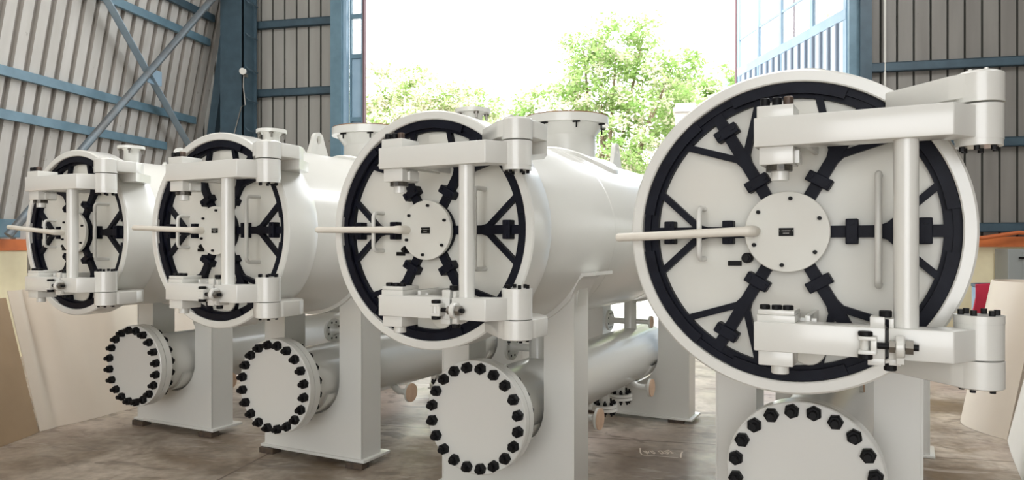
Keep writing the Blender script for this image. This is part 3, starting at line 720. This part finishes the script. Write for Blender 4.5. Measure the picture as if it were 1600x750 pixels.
# table with odds and ends behind the sheet
t = empty('work_table', b2w(3.75, 6.75), BA, 'brown table behind the white card sheet at right edge', 'table')
o = MB(lb(3.75, 6.75)); o.box((3.22, 5.9, 1.20), (4.4, 7.15, 1.24), .004); o.build('table_top', M['kraft'], t, 0)
for x in (3.27, 4.34):
    for y in (5.96, 7.09): o = MB(lb(3.75, 6.75)); o.box((x - .03, y - .03, 0), (x + .03, y + .03, 1.2)); o.build('leg', M['shim'], t, 0)
o = MB(); o.lathe((3.42, 6.95), 2, [(1.242, .16), (1.26, .165), (1.30, .13), (1.325, .07), (1.33, .002)], 24); tag(o.build('white_dust_cover', M['white_card'], None, 40, BR), 'crumpled white cover lying on the table at right edge', 'cover')
o = MB(); o.lathe((3.62, 6.66), 2, [(1.242, .15), (1.28, .16), (1.32, .10), (1.335, .002)], 20); tag(o.build('blue_cloth', mat('blue_cloth', (.22, .36, .55), .8), None, 40, BR), 'pale blue cloth bundle on table at right edge', 'cloth')
o = MB(); o.cyl((3.25, 7.08), 2, .012, 1.242, 1.36, 8); tag(o.build('marker_pen', M['bolt'], None, 30, BR), 'small dark rod standing on table at the right edge', 'pen')
# cabinet, drum, cloth
t = empty('electrical_cabinet', b2w(5.3, 11.6), BA, 'grey electrical cabinet on the wall right of the doorway', 'cabinet')
gm = mat('grey_cabinet_paint', (.30, .32, .31), .5)
o = MB(lb(5.3, 11.6)); o.box((4.72, 11.5, .45), (6.1, 11.93, 1.54), .01); cb = o.build('body', gm, t, 0)
o = MB(lb(5.3, 11.6)); o.box((4.90, 11.485, .5), (5.5, 11.5, 1.5), .004); dd = o.build('door', gm, t, 0)
o = MB(lb(5.3, 11.6)); o.box((4.85, 11.47, 1.40), (4.93, 11.49, 1.43)); o.build('latch', M['bolt'], dd, 0)
o = MB(lb(5.3, 11.6)); o.box((5.17, 11.475, 1.18), (5.28, 11.486, 1.32)); o.build('meter_window', M['plate'], dd, 0)
o = MB(lb(5.3, 11.6)); o.box((4.9, 11.5, 0), (5.0, 11.6, .45)); o.box((5.8, 11.5, 0), (5.9, 11.6, .45)); o.build('stand', gm, t, 0)
t = empty('steel_drum', b2w(3.80, 9.45), BA, 'blue steel drum behind the rolled card at right', 'drum')
bm_ = mat('blue_drum_paint', (.16, .27, .38), .45, noise=(7, (.3, .4, .48), .6))
o = MB(); o.lathe((0, 0), 2, [(0, .27), (.02, .285), (.36, .285), (.38, .295), (.40, .285), (.74, .285), (.76, .295), (.78, .285), (1.10, .285), (1.12, .27)], 32); o.build('body', bm_, t)
o = MB(); o.ring((0, 0), 2, .262, .295, 1.11, 1.14, 32); o.build('rim', M['blue_dk'], t)
o = MB(); o.prism([(-.20, 1.15), (-.05, 1.16), (-.02, 1.10), (-.07, .90), (-.10, .76), (-.20, .74), (-.23, .84), (-.19, 1.0)], 1, -.33, -.305, .006); o = o.build('red_rag', mat('red_cloth', (.45, .02, .05), .85, bump=(20, .5)), None, 30)
o.location = b2w(3.62, 9.46); o.rotation_euler.z = BA; tag(o, 'dark red rag hanging over the side of the blue drum', 'rag')
o = MB(); o.tube([(4.0, 11.85, 1.76), (4.5, 11.8, 1.70), (5.0, 11.85, 1.78), (5.6, 11.8, 1.72), (6.2, 11.85, 1.77)], .03, 8); tag(o.build('hose', mat('orange_hose', (.55, .14, .04), .6), None, 40, BR), 'orange hose hanging along wall right of the doorway', 'hose')
# conduit and junction box at far left
o = MB(); o.tube([(-8.72, 8.30, 1.70), (-8.72, 8.30, .2)], .02, 8); tag(o.build('conduit', M['steel'], None, 40, BR), 'thin grey upright pipe at the far left edge', 'conduit')
o = MB(); o.box((-8.97, 7.6, 1.70), (-8.75, 8.2, 1.95), .01); tag(o.build('junction_box', M['blue'], None, 20, BR), 'blue junction box above the orange band at far left', 'box')

# chalk mark on the floor
M['chalk'] = mat('chalk', (.85, .76, .66), .9)
o = MB()
def stroke(pts, w=.0055):
    pts = [Vector(p) for p in pts]
    for a, c in zip(pts, pts[1:]):
        d = (c - a).normalized(); n = Vector((-d.y, d.x))*w
        vs = [o.bm.verts.new((q.x, q.y, .0025)) for q in (a + n, c + n, c - n, a - n)]; o.face(vs)
def fp(px, py):     # chalk layout measured along the floor, from the mark's own corner
    f = 1118.834; z = 1.6*f/(py - 382.565); x = (px - 800)/f*z; a = R_(27.7355)
    return (x*cos(a) - z*sin(a), x*sin(a) + z*cos(a))
K = lambda x, y: fp(960 + x/10, 670 + y/10)
stroke([K(403, 305), K(405, 370), K(420, 400), K(460, 416), K(700, 432), K(1000, 456)]); stroke([K(1062, 362), K(1042, 400), K(1036, 458)])
for pl in ([(440, 345), (520, 400), (480, 345), (540, 388), (530, 350)], [(550, 345), (620, 398), (640, 380), (580, 350), (600, 345)], [(680, 365), (720, 345), (770, 385), (740, 400), (700, 372)],
           [(745, 375), (830, 400), (845, 385), (770, 350)], [(800, 350), (840, 335), (900, 375), (960, 384)], [(820, 360), (905, 392), (925, 380)]):
    stroke([K(*p_) for p_ in pl], .0045)
tag(o.build('chalk_mark', M['chalk'], None, 0), 'chalk scribble underlined by a bracket on the floor', 'chalk mark')

# ------------------------------------------------------------------ outside: trees and a neighbour's shed
def leafmat(name, c1, c2):
    m = mat(name, c1, .6, noise=(1.3, c2, .9)); b_ = m.node_tree.nodes['Principled BSDF']
    n = m.node_tree; tl = n.nodes.new('ShaderNodeBsdfTranslucent'); mx = n.nodes.new('ShaderNodeMixShader'); mx.inputs[0].default_value = .4
    src = b_.inputs['Base Color'].links[0].from_socket; n.links.new(src, tl.inputs[0])
    n.links.new(b_.outputs[0], mx.inputs[1]); n.links.new(tl.outputs[0], mx.inputs[2]); n.links.new(mx.outputs[0], n.nodes['Material Output'].inputs[0])
    return m
M['leaf'] = leafmat('sunlit_leaf', (.25, .41, .11), (.38, .48, .20))
M['blossom'] = leafmat('cream_blossom', (.80, .71, .60), (.68, .72, .50))
M['bark'] = mat('bark', (.22, .16, .11), .9, bump=(8, .6))
def tree(x, y, h, blobs, nleaf, size, label, blossom=.4, seed=1):
    rnd = random.Random(seed)
    t = empty('tree', b2w(x, y, -.02), BA, label, 'tree', 'trees outside the doorway')
    o = MB(); o.tube([(0, 0, 0), (.1, 0, h*.25), (-.05, .1, h*.45), (.1, 0, h*.75)], [.25, .2, .15, .05], 10)
    for bx, by, bz, br in blobs: o.tube([(0, 0, h*.2), (bx*.5, by*.5, bz*.6), (bx, by, bz)], [.12, .07, .025], 7)
    o.build('trunk', M['bark'], t)
    vs, fs, mi = [], [], []
    tot = sum(b_[3]**2 for b_ in blobs)
    for bx, by, bz, br in blobs:
        clumps = [(Vector((rnd.gauss(0, 1), rnd.gauss(0, 1), rnd.gauss(0, 1))).normalized()*br*rnd.uniform(.55, 1.0)) for _ in range(int(26*br*br) + 6)]
        n_ = int(nleaf*br*br/tot)
        kinds = [rnd.random() < blossom for _ in clumps]
        for _ in range(n_):
            ci = rnd.randrange(len(clumps)); c = clumps[ci]
            p_ = Vector((bx, by, bz)) + Vector((c.x, c.y, c.z*.8)) + Vector((rnd.gauss(0, .17), rnd.gauss(0, .17), rnd.gauss(0, .12)))
            a = Vector((rnd.gauss(0, 1), rnd.gauss(0, 1), rnd.gauss(0, .6))).normalized(); b2 = a.cross(Vector((rnd.gauss(0, 1), rnd.gauss(0, 1), rnd.gauss(0, 1)))).normalized()
            s_ = size*rnd.uniform(.6, 1.3); k = len(vs)
            vs += [p_ - a*s_, p_ - b2*s_*.45, p_ + a*s_, p_ + b2*s_*.45]; fs.append((k, k+1, k+2, k+3)); mi.append(1 if (kinds[ci] and rnd.random() < .75) else 0)
    me = bpy.data.meshes.new('foliage'); me.from_pydata([tuple(v) for v in vs], [], fs); me.materials.append(M['leaf']); me.materials.append(M['blossom'])
    me.polygons.foreach_set('material_index', mi)
    f_ = bpy.data.objects.new('foliage', me); COL.objects.link(f_); f_.parent = t
def c2b(px, z):       # lateral place of a far thing, in the hall frame
    a = R_(12.4); x = (px - 800)/1118.834*z; return x*cos(a) - z*sin(a), x*sin(a) + z*cos(a)
x, y = c2b(940, 23); tree(x, y, 7.6, [(0, 0, 6.8, 1.5), (-1.6, .4, 6.0, 1.5), (1.7, -.3, 6.1, 1.5), (-2.9, 0, 5.0, 1.3), (2.9, .2, 5.2, 1.3), (0, -.8, 4.6, 2.0), (-1.8, -.6, 3.8, 1.6), (1.7, -.6, 3.6, 1.7), (.5, -.3, 7.8, 1.1), (0, -.8, 2.8, 1.6), (3.2, 0, 3.8, 1.3), (-3.1, 0, 3.6, 1.2), (1.3, .2, 8.3, .7), (-.6, .1, 8.0, .8), (2.2, 0, 7.2, .9)], 42000, .085, 'tall blossoming tree in the middle of the doorway', .45, 3)
x, y = c2b(665, 31); tree(x, y, 8.0, [(-.2, 0, 8.0, 1.6), (-2.2, 0, 8.4, 1.5), (1.6, .3, 7.4, 1.6), (-.8, -.5, 6.6, 1.9), (1.5, -.5, 6.0, 1.7), (-2.8, -.4, 6.8, 1.6), (3.1, 0, 6.5, 1.4), (.2, -.6, 5.0, 1.7), (-2.6, 0, 4.9, 1.5), (2.9, 0, 4.9, 1.5)], 40000, .095, 'pale tree left in the doorway behind centre vessel', .80, 5)
x, y = c2b(1075, 31); tree(x, y, 6.6, [(0, 0, 7.6, 1.7), (1.4, .3, 8.3, 1.4), (-1.6, -.3, 7.0, 1.6), (2.8, 0, 7.2, 1.5), (.6, -.6, 5.6, 1.8), (-1.4, 0, 3.9, 1.5), (2.4, 0, 3.8, 1.6), (.4, 0, 3.0, 1.4)], 26000, .10, 'lower green tree at the right side of doorway', .5, 9)
x, y = c2b(800, 42)
for k in range(4):
    tree(x - 12.5 + k*6.2, y + 1.5, 4.0, [(0, 0, 2.9, 1.6), (-1.3, .2, 2.2, 1.3), (1.3, -.2, 2.4, 1.3), (.2, 0, 4.0 + .3*(k % 3), 1.2)], 5500, .16, 'green bush far outside, %s of four from the left' % ('first', 'second', 'third', 'fourth')[k], .4, 11 + k)
x, y = c2b(1300, 58); tree(x, y, 14.5, [(0, 0, 18.0, 3.0), (-3.0, 0, 16.4, 2.4), (2.6, 0, 19.6, 2.4), (.3, 0, 14.5, 2.4)], 9000, .17, 'pale treetop seen through the panes of the open door leaf', .6, 21)
# neighbour's shed
x, y = c2b(1188, 38)
t = empty('neighbour_shed', b2w(x, y, 0), BA, 'pale shed with blue grey roof outside, right side of doorway', 'shed')
o = MB(); o.box((-1.2, 0, 0), (3.0, 4, 10.1)); o.build('wall', M['panel_lt'], t, 0)
o = MB(); o.prism([(-.45, 10.4), (4.3, 10.9), (4.3, 10.7), (-.45, 10.2)], 0, -1.9, 3.4); ro_ = o.build('roof', M['panel_dk'], t, 0)
o = MB(); o.box((-1.9, -.58, 10.18), (3.4, -.42, 10.42)); o.build('gutter', M['blue_lt'], t, 0)
# concrete post beyond the near vessel
x, y = c2b(1071, 17); o = MB(); o.box((-.24, -.2, 0), (.24, .2, 4.95), .01); o.box((-.28, -.24, 4.75), (.28, .24, 4.85)); o = o.build('concrete_pillar', mat('pale_concrete', (.60, .57, .52), .8), None, 20); o.location = b2w(x, y, -.02); o.rotation_euler.z = BA
tag(o, 'pale concrete pillar outside left of the nearest round door', 'pillar')
